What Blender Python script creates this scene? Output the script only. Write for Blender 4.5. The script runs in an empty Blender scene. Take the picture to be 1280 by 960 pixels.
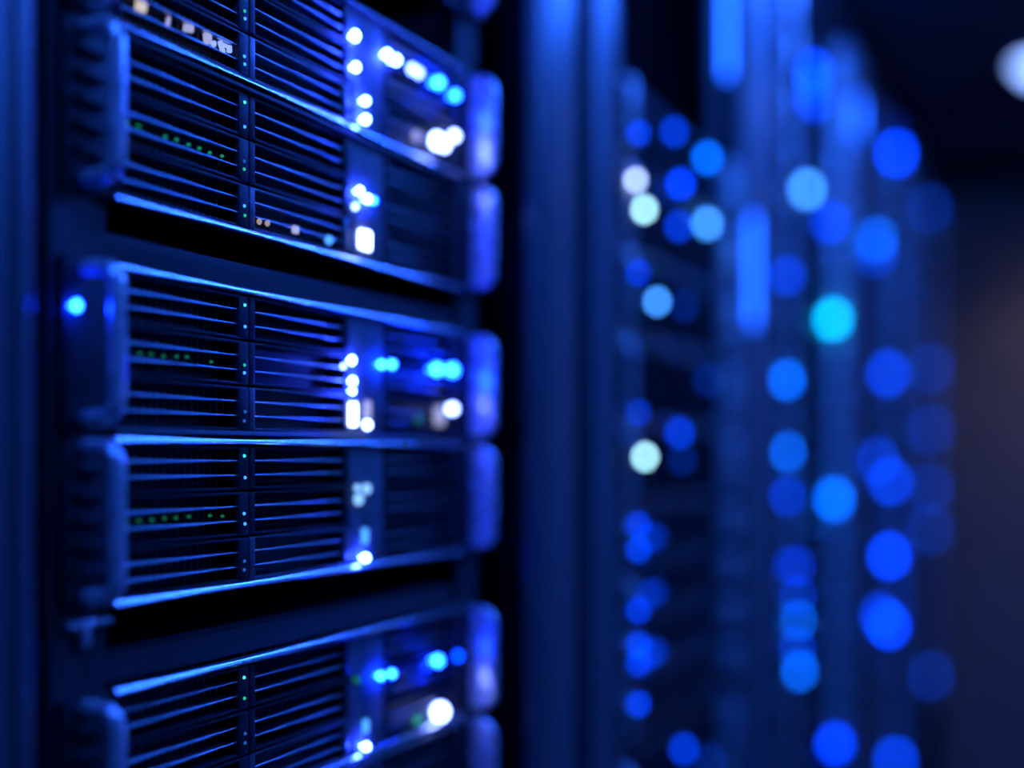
import bpy, bmesh, math, random
from mathutils import Vector
random.seed(7)
S = bpy.context.scene
C = S.collection
PI = math.pi
EYE = 1.33                                  # eye height above the floor

# ------------------------------------------------------------------ camera
cd = bpy.data.cameras.new('camera'); cam = bpy.data.objects.new('camera', cd); C.objects.link(cam)
cd.sensor_width = 36.0
cd.lens = 1543.0 / 1280.0 * 36.0
cd.shift_y = 0.0703
cd.clip_start = 0.02
cam.location = (-0.4646, -0.4532, EYE)
cam.rotation_euler = (PI/2, 0, math.radians(-65.0))
cd.dof.use_dof = True
cd.dof.focus_distance = 0.725
cd.dof.aperture_fstop = 1.14
cd.dof.aperture_ratio = 1.08
S.camera = cam

# ------------------------------------------------------------------ world, exposure
w = bpy.data.worlds.new('world'); S.world = w; w.use_nodes = True
bg = w.node_tree.nodes['Background']
bg.inputs[0].default_value = (0.01, 0.06, 0.35, 1); bg.inputs[1].default_value = 0.02
S.view_settings.view_transform = 'Standard'
S.view_settings.look = 'None'
S.view_settings.gamma = 1.0
S.view_settings.use_curve_mapping = False
S.view_settings.exposure = 0.0
S.cycles.use_adaptive_sampling = False
S.cycles.use_denoising = True
S.cycles.max_bounces = 6
S.cycles.sample_clamp_indirect = 4.0

# ceiling lamps of the aisle and added fill: (x, y, colour, strength)
LAMP_H = 0.87                                # above the eye
BLUE = (0.018, 0.118, 1.0)
# long tube lamps over the aisle (x0, x1, y) and small round lamps (x, y, colour, strength)
TUBES = [(0.75, 1.75, -0.34, 165.0), (0.55, 1.75, -1.05, 135.0), (-0.85, -0.05, -0.30, 95.0)]  # all but the first are unseen fill, added to light the handles
LAMPS = [(2.54, -0.365, (0.25, 0.42, 1.0), 5.0), (3.42, -0.50, (1.0, 0.86, 0.76), 60.0)]  # the warm one is unseen, added to light the end wall

# ------------------------------------------------------------------ materials
def nodes_of(name):
    m = bpy.data.materials.new(name); m.use_nodes = True
    return m, m.node_tree.nodes, m.node_tree.links, m.node_tree.nodes['Principled BSDF']

def surf(name, col, metallic=0.0, rough=0.5, scale=120.0, bump=0.02, var=0.25, stretch=(1, 1, 1), spec=0.5):
    m, n, l, b = nodes_of(name)
    tc = n.new('ShaderNodeTexCoord'); mp = n.new('ShaderNodeMapping'); mp.inputs['Scale'].default_value = stretch
    nz = n.new('ShaderNodeTexNoise'); nz.inputs['Scale'].default_value = scale; nz.inputs['Detail'].default_value = 3
    l.new(tc.outputs['Object'], mp.inputs['Vector']); l.new(mp.outputs['Vector'], nz.inputs['Vector'])
    cr = n.new('ShaderNodeValToRGB')
    cr.color_ramp.elements[0].position = 0.3; cr.color_ramp.elements[1].position = 0.7
    cr.color_ramp.elements[0].color = (*[c*(1-var) for c in col], 1)
    cr.color_ramp.elements[1].color = (*[min(1, c*(1+var)) for c in col], 1)
    l.new(nz.outputs['Fac'], cr.inputs['Fac']); l.new(cr.outputs['Color'], b.inputs['Base Color'])
    mr = n.new('ShaderNodeMapRange'); mr.inputs['To Min'].default_value = max(0.05, rough-0.06); mr.inputs['To Max'].default_value = rough+0.08
    l.new(nz.outputs['Fac'], mr.inputs['Value']); l.new(mr.outputs['Result'], b.inputs['Roughness'])
    b.inputs['Metallic'].default_value = metallic
    b.inputs['Specular IOR Level'].default_value = spec
    if bump:
        bp = n.new('ShaderNodeBump'); bp.inputs['Strength'].default_value = bump; bp.inputs['Distance'].default_value = 0.001
        l.new(nz.outputs['Fac'], bp.inputs['Height']); l.new(bp.outputs['Normal'], b.inputs['Normal'])
    return m

M = dict(
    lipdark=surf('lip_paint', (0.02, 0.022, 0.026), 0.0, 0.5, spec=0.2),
    black=surf('shade_black', (0.005, 0.006, 0.008), 0.0, 0.8, spec=0.1),
    chassis=surf('chassis_paint', (0.010, 0.011, 0.014), 0.0, 0.6, spec=0.15),
    lid=surf('lid_steel', (0.055, 0.06, 0.07), 0.0, 0.5, 60, 0.02, 0.15, (0.2, 4, 1), spec=0.25),
    bezel=surf('bezel_plastic', (0.022, 0.024, 0.028), 0.0, 0.5, spec=0.18),
    frame=surf('tray_frame_steel', (0.10, 0.105, 0.12), 0.2, 0.4),
    strip=surf('indicator_panel_plastic', (0.13, 0.135, 0.15), 0.0, 0.6, spec=0.15),
    slat=surf('slat_steel', (0.44, 0.45, 0.48), 0.95, 0.28, 200, 0.02, 0.2, (0.1, 1, 1)),
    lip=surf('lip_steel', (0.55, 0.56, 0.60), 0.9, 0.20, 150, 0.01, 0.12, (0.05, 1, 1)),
    handle=surf('handle_steel', (0.80, 0.81, 0.83), 0.55, 0.27),
    ear=surf('ear_steel', (0.022, 0.024, 0.028), 0.0, 0.55, spec=0.2),
    rail=surf('rail_zinc', (0.040, 0.042, 0.048), 0.0, 0.55, spec=0.25),
    post=surf('post_paint', (0.14, 0.145, 0.16), 0.35, 0.34, 90, 0.01, 0.08, (1, 1, 0.1)),
    panel=surf('rack_side_paint', (0.02, 0.021, 0.025), 0.1, 0.5),
    wire=surf('wire_mesh', (0.2, 0.21, 0.24), 0.5, 0.4),
    wall=surf('plaster_grey', (0.26, 0.215, 0.175), 0.0, 0.85, 8, 0.1, 0.12),
    ceil=surf('ceiling_paint', (0.05, 0.05, 0.06), 0.0, 0.9, 20, 0.1, 0.1),
    floor=surf('floor_vinyl', (0.12, 0.12, 0.13), 0.0, 0.4, 15, 0.02, 0.15),
    trim=surf('trim_dark', (0.03, 0.03, 0.035), 0.0, 0.6),
    housing=surf('lamp_housing', (0.25, 0.25, 0.27), 0.3, 0.5),
)
_em = {}
def glow(name, col, strength):
    k = (name, tuple(col), strength)
    if k not in _em:
        m, n, l, b = nodes_of(name)
        b.inputs['Base Color'].default_value = (0.02, 0.02, 0.02, 1)
        b.inputs['Roughness'].default_value = 0.4
        lw = n.new('ShaderNodeTexCoord')       # a faint mottling of the lens
        nz = n.new('ShaderNodeTexNoise'); nz.inputs['Scale'].default_value = 400
        l.new(lw.outputs['Object'], nz.inputs['Vector'])
        mr = n.new('ShaderNodeMapRange'); mr.inputs['To Min'].default_value = strength*0.9; mr.inputs['To Max'].default_value = strength*1.1
        l.new(nz.outputs['Fac'], mr.inputs['Value']); l.new(mr.outputs['Result'], b.inputs['Emission Strength'])
        b.inputs['Emission Color'].default_value = (*col, 1)
        _em[k] = m
    return _em[k]

# ------------------------------------------------------------------ mesh helpers
def rbox(bm, x0, x1, y0, y1, z0, z1, r=0.0, seg=2):
    vs = [bm.verts.new((x, y, z)) for x in (x0, x1) for y in (y0, y1) for z in (z0, z1)]
    fs = [(0, 1, 3, 2), (4, 6, 7, 5), (0, 4, 5, 1), (2, 3, 7, 6), (0, 2, 6, 4), (1, 5, 7, 3)]
    faces = [bm.faces.new([vs[i] for i in f]) for f in fs]
    if r > 0:
        es = list({e for f in faces for e in f.edges})
        bmesh.ops.bevel(bm, geom=es, offset=r, segments=seg, affect='EDGES', profile=0.5)

def tube(bm, pts, r, n=10):
    pts = [Vector(p) for p in pts]; rings = []
    up = None
    for i, p in enumerate(pts):
        d = (pts[min(i+1, len(pts)-1)] - pts[max(i-1, 0)]).normalized()
        if up is None: up = Vector((1, 0, 0)) if abs(d.x) < 0.9 else Vector((0, 0, 1))
        a = d.cross(up).normalized(); b = d.cross(a).normalized()
        rings.append([bm.verts.new(p + a*math.cos(2*PI*k/n)*r + b*math.sin(2*PI*k/n)*r) for k in range(n)])
    for q, s in zip(rings, rings[1:]):
        for k in range(n): bm.faces.new((q[k], q[(k+1) % n], s[(k+1) % n], s[k]))
    bm.faces.new(list(reversed(rings[0]))); bm.faces.new(rings[-1])

def rod_x(bm, x0, x1, y, z, ry, rz, n=14):
    a = [bm.verts.new((x0, y+ry*math.cos(2*PI*k/n), z+rz*math.sin(2*PI*k/n))) for k in range(n)]
    b = [bm.verts.new((x1, y+ry*math.cos(2*PI*k/n), z+rz*math.sin(2*PI*k/n))) for k in range(n)]
    for k in range(n): bm.faces.new((a[k], a[(k+1) % n], b[(k+1) % n], b[k]))
    bm.faces.new(list(reversed(a))); bm.faces.new(b)

def prism_z(bm, prof, z0, z1):
    a = [bm.verts.new((x, y, z0)) for x, y in prof]; b = [bm.verts.new((x, y, z1)) for x, y in prof]
    n = len(prof)
    for k in range(n): bm.faces.new((a[k], a[(k+1) % n], b[(k+1) % n], b[k]))
    bm.faces.new(list(reversed(a))); bm.faces.new(b)

def mesh(name, fn, mat, smooth=True):
    bm = bmesh.new(); fn(bm)
    bmesh.ops.recalc_face_normals(bm, faces=bm.faces)
    me = bpy.data.meshes.new(name); bm.to_mesh(me); bm.free()
    me.materials.append(mat)
    if smooth:
        for p in me.polygons: p.use_smooth = True
        try: me.set_sharp_from_angle(angle=math.radians(40))
        except Exception: pass
    return me

def put(name, me, parent=None, loc=(0, 0, 0), label=None, cat=None, group=None, kind=None):
    o = bpy.data.objects.new(name, me); C.objects.link(o); o.location = loc
    if parent: o.parent = parent
    if label: o['label'] = label
    if cat: o['category'] = cat
    if group: o['group'] = group
    if kind: o['kind'] = kind
    return o

# ------------------------------------------------------------------ the room
FLOOR = 0.0; CEIL = EYE + LAMP_H + 0.03
def shell(name, b, mat, r=0.0):
    return put(name, mesh(name, lambda bm: rbox(bm, *b, r), mat, False), kind='structure')
shell('floor', (-3.0, 4.0, -2.0, 1.4, -0.05, 0.0), M['floor'])
shell('ceiling', (-3.0, 4.0, -2.0, 1.4, CEIL, CEIL+0.05), M['ceil'])
shell('wall_end', (3.80, 3.95, -2.0, 1.4, 0.0, CEIL), M['wall'])
shell('wall_behind_camera', (-3.1, -3.0, -2.0, 1.4, 0.0, CEIL), M['wall'])
shell('wall_opposite', (-3.0, 4.0, -2.1, -2.0, 0.0, CEIL), M['wall'])
shell('wall_back', (-3.0, 4.0, 1.4, 1.5, 0.0, CEIL), M['wall'])
shell('baseboard_end', (3.785, 3.80, -2.0, 1.4, 0.0, 0.09), M['trim'], 0.004)
shell('trim_1', (3.05, 3.17, -2.0, 1.4, CEIL-0.05, CEIL), M['trim'], 0.004)   # ceiling beam across the aisle

def ring_lamp(bm, r0, r1, z0, z1, n=32):
    prof = [(r0, z1), (r0, z0), (r1, z0), (r1, z1)]
    rings = [[bm.verts.new((r*math.cos(2*PI*k/n), r*math.sin(2*PI*k/n), z)) for k in range(n)] for r, z in prof]
    for i in range(4):
        q, s = rings[i], rings[(i+1) % 4]
        for k in range(n): bm.faces.new((q[k], q[(k+1) % n], s[(k+1) % n], s[k]))
def dome(bm, r, h, n=32, m=5):
    rings = []
    for i in range(m):
        a = i/(m)*PI/2
        rings.append([bm.verts.new((r*math.cos(a)*math.cos(2*PI*k/n), r*math.cos(a)*math.sin(2*PI*k/n), -h*math.sin(a))) for k in range(n)])
    for q, s in zip(rings, rings[1:]):
        for k in range(n): bm.faces.new((q[k], q[(k+1) % n], s[(k+1) % n], s[k]))
    t = bm.verts.new((0, 0, -h))
    for k in range(n): bm.faces.new((rings[-1][k], rings[-1][(k+1) % n], t))
    bm.faces.new(list(reversed(rings[0])))
ring_me = mesh('lamp_ring', lambda bm: ring_lamp(bm, 0.065, 0.078, -0.025, 0.0), M['housing'])
LAMP_LABEL = ['round pale blue ceiling lamp glowing at the upper right corner', 'unseen warm white fill lamp added to light the end wall']
deep_me = mesh('lamp_ring', lambda bm: ring_lamp(bm, 0.065, 0.078, -0.075, 0.0), M['housing'])  # deeper ring keeps the added warm light near the end wall
for q, ((x, y, col, st), lab) in enumerate(zip(LAMPS, LAMP_LABEL)):
    e = put('ceiling_lamp', None, loc=(x, y, CEIL), label=lab, cat='ceiling lamp', group='round ceiling lamps of the aisle')
    put('lamp_ring', deep_me if q else ring_me, e)
    put('lamp_lens', mesh('lamp_lens', lambda bm: dome(bm, 0.065, 0.010 if q else 0.06), glow('lamp_glow', col, st)), e)
TUBE_LABEL = ['long blue tube lamp on the ceiling close to the rack fronts', 'unseen blue fill tube added across the aisle as front light', 'unseen blue fill tube added above the camera for the handles']
for (x0, x1, y, st), lab in zip(TUBES, TUBE_LABEL):
    e = put('tube_lamp', None, loc=((x0+x1)/2, y, CEIL), label=lab, cat='ceiling lamp', group='tube lamps of the aisle')
    hw = (x1-x0)/2
    put('lamp_housing', mesh('lamp_housing', lambda bm: rbox(bm, -hw-0.03, hw+0.03, -0.035, 0.035, -0.02, 0.0, 0.004), M['housing']), e)
    put('lamp_tube', mesh('lamp_tube', lambda bm: rod_x(bm, -hw, hw, 0.0, -0.038, 0.018, 0.018), glow('tube_glow', BLUE, st)), e)
    for sx in (-hw-0.008, hw+0.008):
        put('end_cap', mesh('end_cap', lambda bm: rbox(bm, sx-0.008, sx+0.008, -0.02, 0.02, -0.058, -0.02, 0.003), M['housing']), e)

# ------------------------------------------------------------------ racks
RH = 2.13
ORIG = [0.0, 0.75, 1.53, 2.36, 3.14]
GAP = [0.485, 0.445, 0.445, 0.445, 0.445]
LOFF = [-0.135, -0.135, -0.235, -0.285, -0.135]   # outer edge of each left post
ORD = ['nearest', 'second', 'third', 'fourth', 'fifth']
def post_profile(x0, x1, y0, y1, groove_right):
    r = 0.008; pts = []
    def arc(cx, cy, a0, a1):
        for i in range(5):
            a = a0+(a1-a0)*i/4; pts.append((cx+r*math.cos(a), cy+r*math.sin(a)))
    pts.append((x0, y1))
    arc(x0+r, y0+r, PI, 1.5*PI)
    g0, g1 = (x1-0.0165, x1-0.0125) if groove_right else (x0+0.0125, x0+0.0165)
    for gx, gy in ((g0-0.001, y0), (g0, y0+0.006), (g1, y0+0.006), (g1+0.001, y0)): pts.append((gx, gy))
    arc(x1-r, y0+r, 1.5*PI, 2*PI)
    pts.append((x1, y1))
    return pts
REFLECTIONS = {1: [('side', 1.1925, -0.006, 0.52, 0.68, 8.0), ('front', 1.213, -0.037, 0.18, 0.33, 6.0)],  # lamp reflections on the posts, built as glowing strips
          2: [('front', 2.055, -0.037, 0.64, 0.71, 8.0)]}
racks = []
for i, o in enumerate(ORIG):
    lab = ['tall black server rack nearest the camera, holding the sharp servers',
           'blurred server rack second in the row, past the paired bright posts',
           'blurred server rack third in the row of racks',
           'blurred server rack fourth in the row of racks',
           'faint server rack at the far end of the row by the wall'][i]
    rk = put('server_rack', None, loc=(o, 0, 0), label=lab, cat='server rack', group='server racks in one row')
    racks.append(rk)
    g = GAP[i]
    put('post', mesh('post', lambda bm: prism_z(bm, post_profile(LOFF[i], LOFF[i]+0.0763, -0.034, 0.05, True), 0.05, RH), M['post']), rk)
    put('post', mesh('post', lambda bm: prism_z(bm, post_profile(g, g+0.092, -0.034, 0.05, False), 0.05, RH), M['post']), rk)
    for x0, x1 in ((-0.018, 0.020), (0.406, 0.443)):
        def rail(bm, x0=x0, x1=x1):
            rbox(bm, x0, x1, 0.0015, 0.012, 0.06, RH-0.01, 0.001, 1)
        put('mounting_rail', mesh('mounting_rail', rail, M['rail']), rk)
    put('post_side_shade', mesh('post_side_shade', lambda bm: rbox(bm, g-0.0025, g-0.0003, -0.022, 0.05, 0.06, RH-0.01), M['black']), rk)  # black sheet standing for the shade on the post's inner side
    put('side_panel', mesh('side_panel', lambda bm: rbox(bm, -0.115, -0.085, 0.05, 0.9, 0.05, RH), M['panel']), rk)
    put('side_panel', mesh('side_panel', lambda bm: rbox(bm, g+0.055, g+0.085, 0.05, 0.9, 0.05, RH), M['panel']), rk)
    put('back_panel', mesh('back_panel', lambda bm: rbox(bm, -0.115, g+0.085, 0.9, 0.92, 0.05, RH), M['panel']), rk)
    put('roof_panel', mesh('roof_panel', lambda bm: rbox(bm, -0.135, g+0.092, -0.030, 0.92, RH, RH+0.02, 0.003), M['panel']), rk)
    put('plinth', mesh('plinth', lambda bm: rbox(bm, -0.135, g+0.092, -0.030, 0.92, 0.0, 0.05, 0.003), M['panel']), rk)
    for kind, x, y, h0, h1, st in REFLECTIONS.get(i, []):
        put('light_strip', mesh('light_strip', lambda bm: rbox(bm, x-o-0.004, x-o+0.004, y-0.004, y+0.004, EYE+h0, EYE+h1, 0.002), glow('reflection_glow', (0.01, 0.11, 1.0), st)), rk)
def clip(bm):
    rbox(bm, -0.010, 0.019, -0.004, 0.0015, -0.0015, 0.0015, 0.0006, 1)
    rbox(bm, -0.001, 0.004, -0.004, 0.0015, -0.011, -0.0010, 0.0006, 1)
put('rail_clip', mesh('rail_clip', clip, M['handle']), racks[0], (0, 0, EYE-0.0835))

# ------------------------------------------------------------------ servers
H = 0.0875
XL, XR = -0.014, 0.438
COLS = [(0.0215, 0.1300), (0.1312, 0.2390)]
ROWH = 0.0268; ROW0 = 0.0035
def tray_frame(bm, w, hgt, strip_w, left_w):
    t = 0.0016; y0, y1 = -0.004, 0.013
    rbox(bm, 0, w, y0, y1, 0, t, 0.0005)
    rbox(bm, 0, w, y0, y1, hgt-t, hgt, 0.0005)
    rbox(bm, 0, left_w, y0-0.0005, y1, t*0.5, hgt-t*0.5, 0.0006)
    rbox(bm, w-strip_w, w, y0-0.0005, y1, t*0.5, hgt-t*0.5, 0.0006)
    rbox(bm, left_w, w-strip_w, y1-0.002, y1, t, hgt-t)
def slat_me(w0, w1):
    def f(bm):
        prof = [(-0.0034+0.0005*(1-math.sin(q)), 0.0005*math.cos(q)) for q in [PI*j/6 for j in range(7)]][::-1] + [(0.004, 0.0007), (0.004, 0.0002)]
        n = len(prof)
        a = [bm.verts.new((w0, y, z)) for y, z in prof]; b = [bm.verts.new((w1, y, z)) for y, z in prof]
        for k in range(n): bm.faces.new((a[k], a[(k+1) % n], b[(k+1) % n], b[k]))
        bm.faces.new(list(reversed(a))); bm.faces.new(b)
    return mesh('slat', f, M['slat'])
def grille_me(w0, w1, hgt, step):
    def f(bm):
        x = w0+step*0.6
        while x < w1:
            rbox(bm, x-0.00016, x+0.00016, 0.0045, 0.0049, 0.0012, hgt-0.0012); x += step
    return mesh('grille', f, M['wire'], False)
def orb(bm, rx, ry, rz, u=10, v=7):
    bmesh.ops.create_uvsphere(bm, u_segments=u, v_segments=v, radius=1.0)
    for vtx in bm.verts: vtx.co = Vector((vtx.co.x*rx, vtx.co.y*ry, vtx.co.z*rz))
_orbs = {}
def light_me(rx, rz, mat, square=False, stalk=False):
    k = (round(rx, 5), round(rz, 5), mat.name, square, stalk)
    if k not in _orbs:
        if square: _orbs[k] = mesh('status_light', lambda bm: rbox(bm, -rx, rx, -0.0015, 0.0015, -rz, rz, 0.0008), mat)
        else:
            def lamp(bm):                      # a small dome on a short stalk
                orb(bm, rx, rx, rz)
                if stalk: rbox(bm, -rx*0.22, rx*0.22, 0.0, rx+0.0030, -rz*0.22, rz*0.22)
            _orbs[k] = mesh('status_light', lamp, mat)
    return _orbs[k]

TW = COLS[0][1]-COLS[0][0]; TH = ROWH-0.0012
SW = 0.0090
tray1 = mesh('drive_tray', lambda bm: tray_frame(bm, TW, TH, SW, 0.003), M['bezel'])
tray2 = mesh('drive_tray', lambda bm: tray_frame(bm, TW, TH, 0.006, 0.0052), M['bezel'])
tray2b = mesh('drive_tray', lambda bm: tray_frame(bm, TW, TH, 0.006, 0.0052), M['frame'])
slat1 = slat_me(0.003, TW-SW); slat2 = slat_me(0.0052, TW-0.006)
gril1 = grille_me(0.003, TW-SW, TH, 0.0056)
RX0, RX1 = 0.2865, 0.4020
tray3 = mesh('blank_tray', lambda bm: tray_frame(bm, RX1-RX0, TH, 0.010, 0.004), M['bezel'])
slat3 = slat_me(0.004, RX1-RX0-0.010)
chassis_me = mesh('chassis', lambda bm: rbox(bm, 0.0205, 0.4045, 0.0132, 0.60, 0.002, H-0.002), M['chassis'])
def lip_fn(zc):
    prof = [(0.0, -0.0017), (-0.0062, -0.0017), (-0.0068, -0.0011), (-0.0066, -0.0004), (-0.0060, 0.0005), (-0.0054, 0.0013), (-0.0048, 0.0017), (0.0, 0.0017)]
    def f(bm):
        a = [bm.verts.new((0.0185, y, zc+z)) for y, z in prof]; b = [bm.verts.new((0.4055, y, zc+z)) for y, z in prof]
        for k in range(8): bm.faces.new((a[k], a[(k+1) % 8], b[(k+1) % 8], b[k]))
        bm.faces.new(list(reversed(a))); bm.faces.new(b)
    return f
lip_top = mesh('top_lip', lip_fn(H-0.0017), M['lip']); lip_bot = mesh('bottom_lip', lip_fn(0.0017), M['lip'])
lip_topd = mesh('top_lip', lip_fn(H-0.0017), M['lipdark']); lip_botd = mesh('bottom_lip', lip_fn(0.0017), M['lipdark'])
def arch(x, top, bot, reach):
    r = 0.010; pts = [(x, 0.0, bot), (x, -reach+r, bot)]
    for k in range(1, 6): a = k/6*PI/2; pts.append((x, -reach+r-r*math.sin(a), bot+r-r*math.cos(a)))
    pts += [(x, -reach, bot+r), (x, -reach, top-r)]
    for k in range(1, 6): a = k/6*PI/2; pts.append((x, -reach+r-r*math.cos(a), top-r+r*math.sin(a)))
    pts += [(x, -reach+r, top), (x, 0.0, top)]
    return pts
def hand_l(bm): tube(bm, arch(0.0, H-0.006, 0.007, 0.0240), 0.0043, 14)
def hand_r(bm):
    tube(bm, arch(0.421, H-0.006, 0.007, 0.0235), 0.0036)
    rbox(bm, 0.4195, 0.4225, -0.0215, -0.002, 0.009, H-0.008, 0.0006)
handl_me = mesh('handle', hand_l, M['handle']); handr_me = mesh('handle', hand_r, M['handle'])
earl_me = mesh('ear', lambda bm: rbox(bm, XL, 0.0200, -0.0035, 0.0013, 0.001, H-0.001, 0.0008), M['ear'])
earr_me = mesh('ear', lambda bm: rbox(bm, 0.4065, XR, -0.0035, 0.0013, 0.001, H-0.001, 0.0008), M['ear'])
rib_me = mesh('ear_rib', lambda bm: rbox(bm, -0.0085, 0.0125, -0.0085, -0.0035, -0.0018, 0.0018, 0.0012), M['ear'])
screw_me = mesh('thumbscrew', lambda bm: orb(bm, 0.0042, 0.0035, 0.0042), M['handle'])
strip_me = mesh('indicator_panel', lambda bm: rbox(bm, 0.2405, 0.2855, -0.0035, 0.013, 0.003, H-0.003, 0.001), M['strip'])
lid_me = mesh('lid', lambda bm: rbox(bm, 0.022, 0.403, 0.004, 0.60, H+0.0005, H+0.016, 0.001), M['lid'])

# light kinds: colour, strength
K = dict(
    soft=((0.22, 0.50, 1.0), 1.5), hot=((0.018, 0.045, 1.0), 330.0), pale=((0.10, 0.18, 1.0), 20.0), white=((0.22, 0.32, 1.0), 22.0), dimwhite=((0.45, 0.48, 0.85), 0.9),
    cyan=((0.0015, 0.020, 1.0), 200.0), blue=((0.0, 0.04, 1.0), 12.0), beige=((0.8, 0.7, 0.65), 0.4), tick=((0.06, 0.32, 1.0), 1.6),
    green=((0.03, 0.55, 0.30), 0.9), act=((0.01, 0.5, 0.28), 0.5), dimgreen=((0.01, 0.30, 0.12), 0.45), teal=((0.05, 0.75, 0.65), 1.5), dimtick=((0.03, 0.2, 0.8), 0.5),
)
def km(k): return glow('light_'+k, *K[k])

# near servers: base height above the eye, label, lights (x, h, kind, rx, rz, square)
NEAR = [
 dict(h=0.352, lab='topmost server in nearest rack, mostly cut off by the upper picture edge', lid=False, lights=[]),
 dict(h=0.2195, lab='server in nearest rack with a slanting row of bright blue lights', lid=False, lights=[
   (.2445,.2819,'hot',.0030,.0036,0),(.2455,.2612,'hot',.0026,.0030,0),(.2577,.2417,'hot',.0026,.0026,0),(.2577,.2291,'hot',.0028,.0028,0),
   (.2864,.2818,'hot',.0030,.0028,0),(.2986,.2814,'hot',.0030,.0028,0),(.3228,.2831,'pale',.0032,.0034,0),(.3324,.2829,'pale',.0030,.0034,0),
   (.3621,.2827,'cyan',.0040,.0036,0),(.3896,.2803,'cyan',.0030,.0028,0),(.3608,.2393,'white',.0050,.0058,0),(.3724,.2395,'white',.0040,.0050,0),
   (.3883,.2494,'white',.0040,.0032,0),(.3288,.2354,'dimwhite',.0035,.0035,1)]),
 dict(h=0.1305, lab='server in nearest rack with a square white light, above the upper black gap', lid=False, lights=[
   (.2505,.1790,'hot',.0022,.0026,0),(.2608,.1755,'hot',.0024,.0024,0),(.2681,.1758,'cyan',.0022,.0022,0),(.2455,.1683,'pale',.0022,.0022,0),
   (.2577,.1476,'white',.0062,.0062,1),(.2135,.1406,'tick',.0028,.0030,0),(.1759,.1411,'dimwhite',.0024,.0024,1),(.1389,.1398,'beige',.0016,.0020,0),(.1469,.1402,'beige',.0016,.0020,0)]),
 dict(h=0.0115, lab='server in nearest rack with one blue light on its ear, below the upper gap', lid=True, lights=[
   (.2405,.0639,'hot',.0024,.0028,0),(.2415,.0500,'hot',.0024,.0028,0),(.2415,.0435,'hot',.0018,.0020,0),(.2425,.0280,'white',.0036,.0078,1),
   (.2608,.0214,'white',.0030,.0030,0),(.2608,.0318,'dimwhite',.0034,.0060,1),(.2307,.0595,'pale',.0018,.0018,0),(.2788,.0637,'cyan',.0028,.0028,0),(.2930,.0647,'cyan',.0028,.0028,0),
   (.3595,.0655,'cyan',.0044,.0038,0),(.3842,.0665,'cyan',.0044,.0038,0),(.3856,.0367,'white',.0040,.0030,0),(.3647,.0305,'dimwhite',.0060,.0070,1),(.3324,.0272,'dimgreen',.0030,.0030,0),
   (-.0072,.0731,'cyan',.0022,.0024,0)]),
 dict(h=-0.0770, lab='server in nearest rack directly beneath the one with the ear light', lid=False, lights=[
   (.2495,-.0293,'soft',.0036,.0040,0),(.2598,-.0225,'soft',.0034,.0036,0),(.2480,-.0215,'soft',.0024,.0024,0),(.2577,-.0694,'hot',.0026,.0026,0),(.2577,-.0547,'tick',.0030,.0052,1)]),
 dict(h=-0.2060, lab='lowest server in nearest rack, below the lower black gap', lid=True, lights=[
   (.2777,-.1530,'cyan',.0028,.0026,0),(.2930,-.1538,'cyan',.0026,.0024,0),(.3608,-.1549,'cyan',.0036,.0034,0),(.3950,-.1568,'blue',.0030,.0028,0),
   (.2587,-.1981,'hot',.0024,.0024,0),(.2587,-.1850,'tick',.0026,.0045,1),(.3659,-.1953,'white',.0064,.0062,0),(.3312,-.1947,'green',.0028,.0028,0),(.2475,-.1514,'dimgreen',.0030,.0026,0)]),
 dict(h=-0.2955, lab='server in nearest rack hidden below the lower picture edge', lid=False, lights=[]),
]
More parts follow.
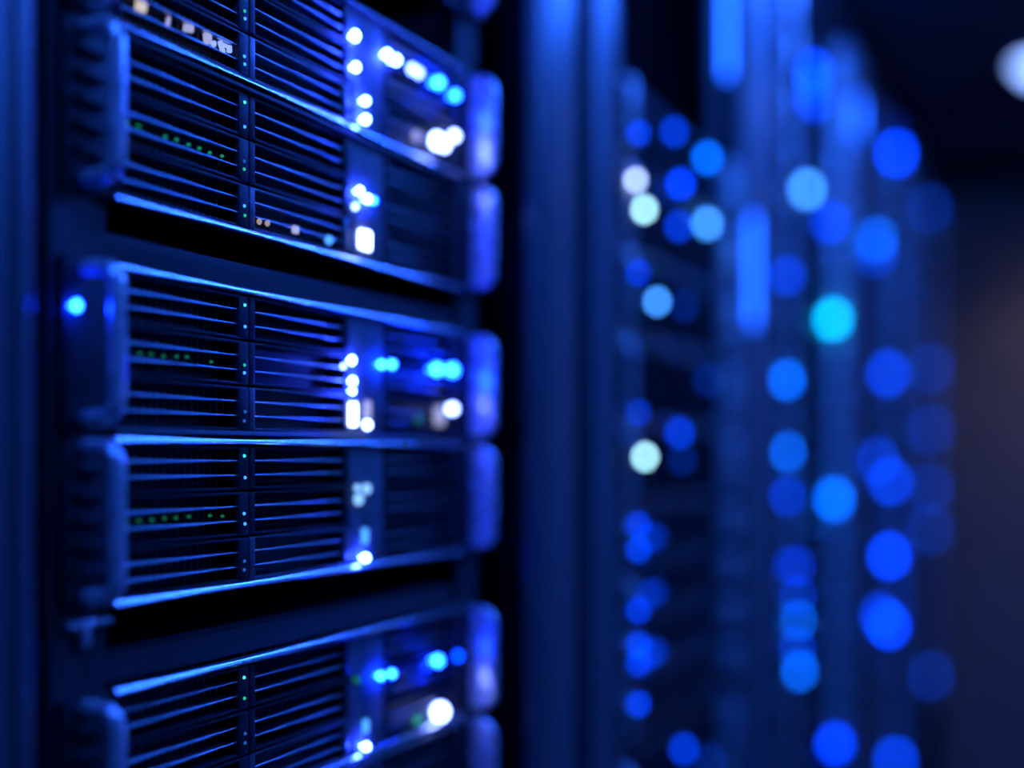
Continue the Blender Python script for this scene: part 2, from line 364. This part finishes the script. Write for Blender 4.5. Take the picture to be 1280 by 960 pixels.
def near_server(idx, d):
    z = EYE+d['h']
    s = put('rack_server', None, loc=(0, 0, z), label=d['lab'], cat='server', group='servers in the nearest rack')
    put('chassis', chassis_me, s)
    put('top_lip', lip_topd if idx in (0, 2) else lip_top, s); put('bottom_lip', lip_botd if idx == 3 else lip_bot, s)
    if d['lid']: put('lid', lid_me, s)
    el = put('ear', earl_me, s); er = put('ear', earr_me, s)
    if idx != 3:
        for k in range(5): put('ear_rib', rib_me, el, (0, 0, 0.020+0.0125*k))
    put('handle', handl_me, s); put('handle', handr_me, s)
    for zz in (0.008, H-0.008): put('thumbscrew', screw_me, er, (0.4335, -0.006, zz))
    panel = put('indicator_panel', strip_me, s)
    rr = random.Random(idx*11+3)
    for row in range(3):
        zr = ROW0+row*ROWH
        for c in range(2):
            tr = put('drive_tray', (tray1, tray2b if row == 0 else tray2)[c], s, (COLS[c][0], 0, zr))
            for q in (1, 2): put('slat', (slat1, slat2)[c], tr, (0, 0, TH*q/3))
            if c == 0:
                put('grille', gril1, tr, kind='stuff')
                for q, zz in enumerate((0.0065, 0.0120 if row != 2 else 0.0195)):
                    kk = rr.choice(['tick', 'tick', 'dimtick', 'green']) if not (row == 2 and q == 1) else 'teal'
                    put('status_light', light_me(0.0011, 0.0010, km(kk)), tr, (TW-0.0042+rr.uniform(-.0005, .0005), -0.0046, zz+rr.uniform(-.001, .001)))
                if row == 1 and idx in (2, 3, 4):
                    for q in range(9):
                        if rr.random() < 0.85:
                            put('activity_light', light_me(0.0012, 0.0009, km('dimgreen' if idx != 2 else 'act')), tr, (0.012+q*0.0098+rr.uniform(-.001, .001), 0.001, 0.0125+rr.uniform(-.0008, .0008)))
                if row == 0 and idx == 1:  # paper tags given a glow so they stay white under blue lamps
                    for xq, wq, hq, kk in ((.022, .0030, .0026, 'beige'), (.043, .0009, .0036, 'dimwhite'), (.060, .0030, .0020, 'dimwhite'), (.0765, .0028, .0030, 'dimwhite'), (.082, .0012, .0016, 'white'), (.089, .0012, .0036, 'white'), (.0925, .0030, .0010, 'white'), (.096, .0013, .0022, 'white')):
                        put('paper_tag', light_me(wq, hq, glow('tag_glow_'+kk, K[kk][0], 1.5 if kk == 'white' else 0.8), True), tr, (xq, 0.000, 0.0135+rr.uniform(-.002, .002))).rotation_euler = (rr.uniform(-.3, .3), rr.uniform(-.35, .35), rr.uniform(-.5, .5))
        br = put('blank_tray', tray3, s, (RX0, 0, zr))
        for q in (1, 2): put('slat', slat3, br, (0, 0, TH*q/3))
    for x, h, k, rx, rz, sq in d['lights']:
        p = panel if 0.2405 <= x <= 0.2855 else s
        if x < 0: p = el
        out = k in ('hot', 'cyan') and not sq
        put('status_light', light_me(rx, rz, km(k), bool(sq), out), p, (x-0.0030 if out else x, -0.0078 if out else -0.0055, h-d['h']))
    return s
for i, d in enumerate(NEAR): near_server(i, d)

# servers of the racks behind: simpler fronts, the same parts
btray = mesh('drive_tray', lambda bm: (tray_frame(bm, TW, TH, 0.007, 0.004),
             rbox(bm, 0.004, TW-0.007, -0.003, 0.004, TH/3, TH/3+0.0014), rbox(bm, 0.004, TW-0.007, -0.003, 0.004, TH*2/3, TH*2/3+0.0014)) and None, M['bezel'])
PAL = dict(b=(0.0, 0.13, 1.0), d=(0.0, 0.03, 0.55), f=(0.0, 0.008, 0.11), s=(0.05, 0.30, 1.0), c=(0.0, 0.48, 1.0), w=(0.40, 0.55, 0.95), v=(0.40, 0.85, 1.0), k=(0.0, 0.045, 1.0))
FAR = {1: [(.737,.283,'w',1.0,1,-.033),(.8365,.2731,'v'),(1.0826,.3836,'b'),(.9693,.328,'k'),(1.0826,.2991,'s'),(.9629,.2758,'d'),(.944,.3847,'d'),(.8812,.1762,'s'),(.9822,.1818,'f'),
            (1.0862,.0982,'f'),(.9661,.0318,'d'),(.8392,-.0009,'v'),(.9757,-.0048,'f'),(.9822,-.3559,'d'),(1.0974,-.3952,'f'),
            (.752,-.070,'k',.5,1,-.031),(.752,-.097,'d',1,1,-.031),(.752,-.16,'k',.5,1,-.031),(.752,-.19,'d',1,1,-.031),(.752,-.215,'k',.5,1,-.031),(.752,-.25,'d',1,1,-.031),(.752,.045,'d',.6,1,-.031),(.752,.19,'k',.45,1,-.031),(.752,.335,'d',1,1,-.031),  # glowing dots standing for light caught on the handles
            (.86,-.092,'d',.3,6.0),(.86,-.155,'d',.3,6.0),(.86,-.222,'d',.4,6.0)],  # wide glowing bars standing for reflections on the slim lids
       2: [(1.69,.4622,'s'),(1.8999,.4338,'d'),(1.5406,.1235,'b'),(1.5582,.0066,'b'),(1.5523,-.0654,'d'),(1.5883,-.182,'k'),(1.6005,-.2337,'d'),(1.6005,-.2738,'b'),(1.6191,-.3608,'b'),(1.60,-.32,'d'),
            (1.9238,.2593,'c'),(1.935,-.0829,'b'),(1.950,-.5595,'k'),(1.5406,.2926,'d'),(1.75,.66,'k'),(1.75,.69,'k'),(1.75,.63,'d')],  # the closing stack stands for a lamp reflection, built as glow
       3: [(2.777,.766,'k'),(2.4327,.4925,'b'),(2.4327,.4597,'d'),(2.6279,.1997,'d'),(2.4442,-.0092,'d'),(2.6673,-.0628,'d'),(2.6541,-.2443,'k'),(2.5031,-.3731,'d'),(2.6409,-.4127,'k'),(2.7629,-.7669,'d')],
       4: [(3.54,.0761,'f'),(3.54,-.1015,'f'),(3.54,-.68,'f'),(3.50,.76,'f'),(3.54,.27,'f'),(3.54,-.2283,'f')]}
TOPS = {1: [.312, .2195, .130, .037, -.053, -.110, -.172, -.234, -.296, -.41, -.502], 2: None, 3: None, 4: None}
RANGE = {2: (.70, -.62), 3: (.70, -.85), 4: (.70, -.80)}
NTH = ['first', 'second', 'third', 'fourth', 'fifth', 'sixth', 'seventh', 'eighth', 'ninth', 'tenth', 'eleventh', 'twelfth', 'thirteenth', 'fourteenth', 'fifteenth', 'sixteenth', 'seventeenth', 'eighteenth', 'nineteenth', 'twentieth']
A = 0.038; F = 1543.0
for ri in (1, 2, 3, 4):
    o = ORIG[ri]
    bases = TOPS[ri]
    if bases is None:
        hi, lo = RANGE[ri]; bases = []; h = hi
        while h > lo: bases.append(h); h -= 0.0905
    pending = list(FAR[ri])
    for n, hb in enumerate(bases):
        s = put('rack_server', None, loc=(o, 0, EYE+hb), label='dark blurred server, %s from the top in the %s rack' % (NTH[n], ORD[ri]),
                cat='server', group='servers in the %s rack' % ORD[ri])
        slim = ri == 1 and 5 <= n <= 8
        if slim:
            s.scale = (1, 1, 0.5); s['label'] = 'slim blurred server with pale lid, %s from the top in the second rack' % NTH[n]
            put('lid', lid_me, s)
        put('chassis', chassis_me, s); put('top_lip', lip_top, s); put('bottom_lip', lip_bot, s)
        put('ear', earl_me, s); put('ear', earr_me, s)
        put('handle', handl_me, s); put('handle', handr_me, s)
        for row in range(3):
            for x in (0.0215, 0.1475, 0.2740):
                put('drive_tray', btray, s, (x, 0, ROW0+row*ROWH))
        last = n == len(bases)-1
        for L in list(pending):
            if L[1] >= hb-0.004 or last or (n == 0 and L[1] > hb):
                pending.remove(L)
                x, h, k = L[:3]; dim = L[3] if len(L) > 3 else 1.0; wide = L[4] if len(L) > 4 else 1.0
                Z = 0.6126+0.9063*x
                c = F*A*(1/0.725-1/Z)
                r = min(0.013, 0.14*c*Z/F)
                cov = (2*r*F/Z/c)**2
                hh = H*s.scale[2]
                hl = min(max(h-hb, r+0.001), hh-r-0.001)
                col = PAL[k]; mx = max(col)
                b = put('status_light', light_me(r, r, glow('far_light_'+k, [q/mx for q in col], round(dim*mx/cov, 1))), s, (x-o, L[5] if len(L) > 5 else -0.0045-0.78*r, hl/s.scale[2]))  # also builds the glowing stand-ins for handle light and reflections
                b.scale = (wide, 1, 1/s.scale[2])
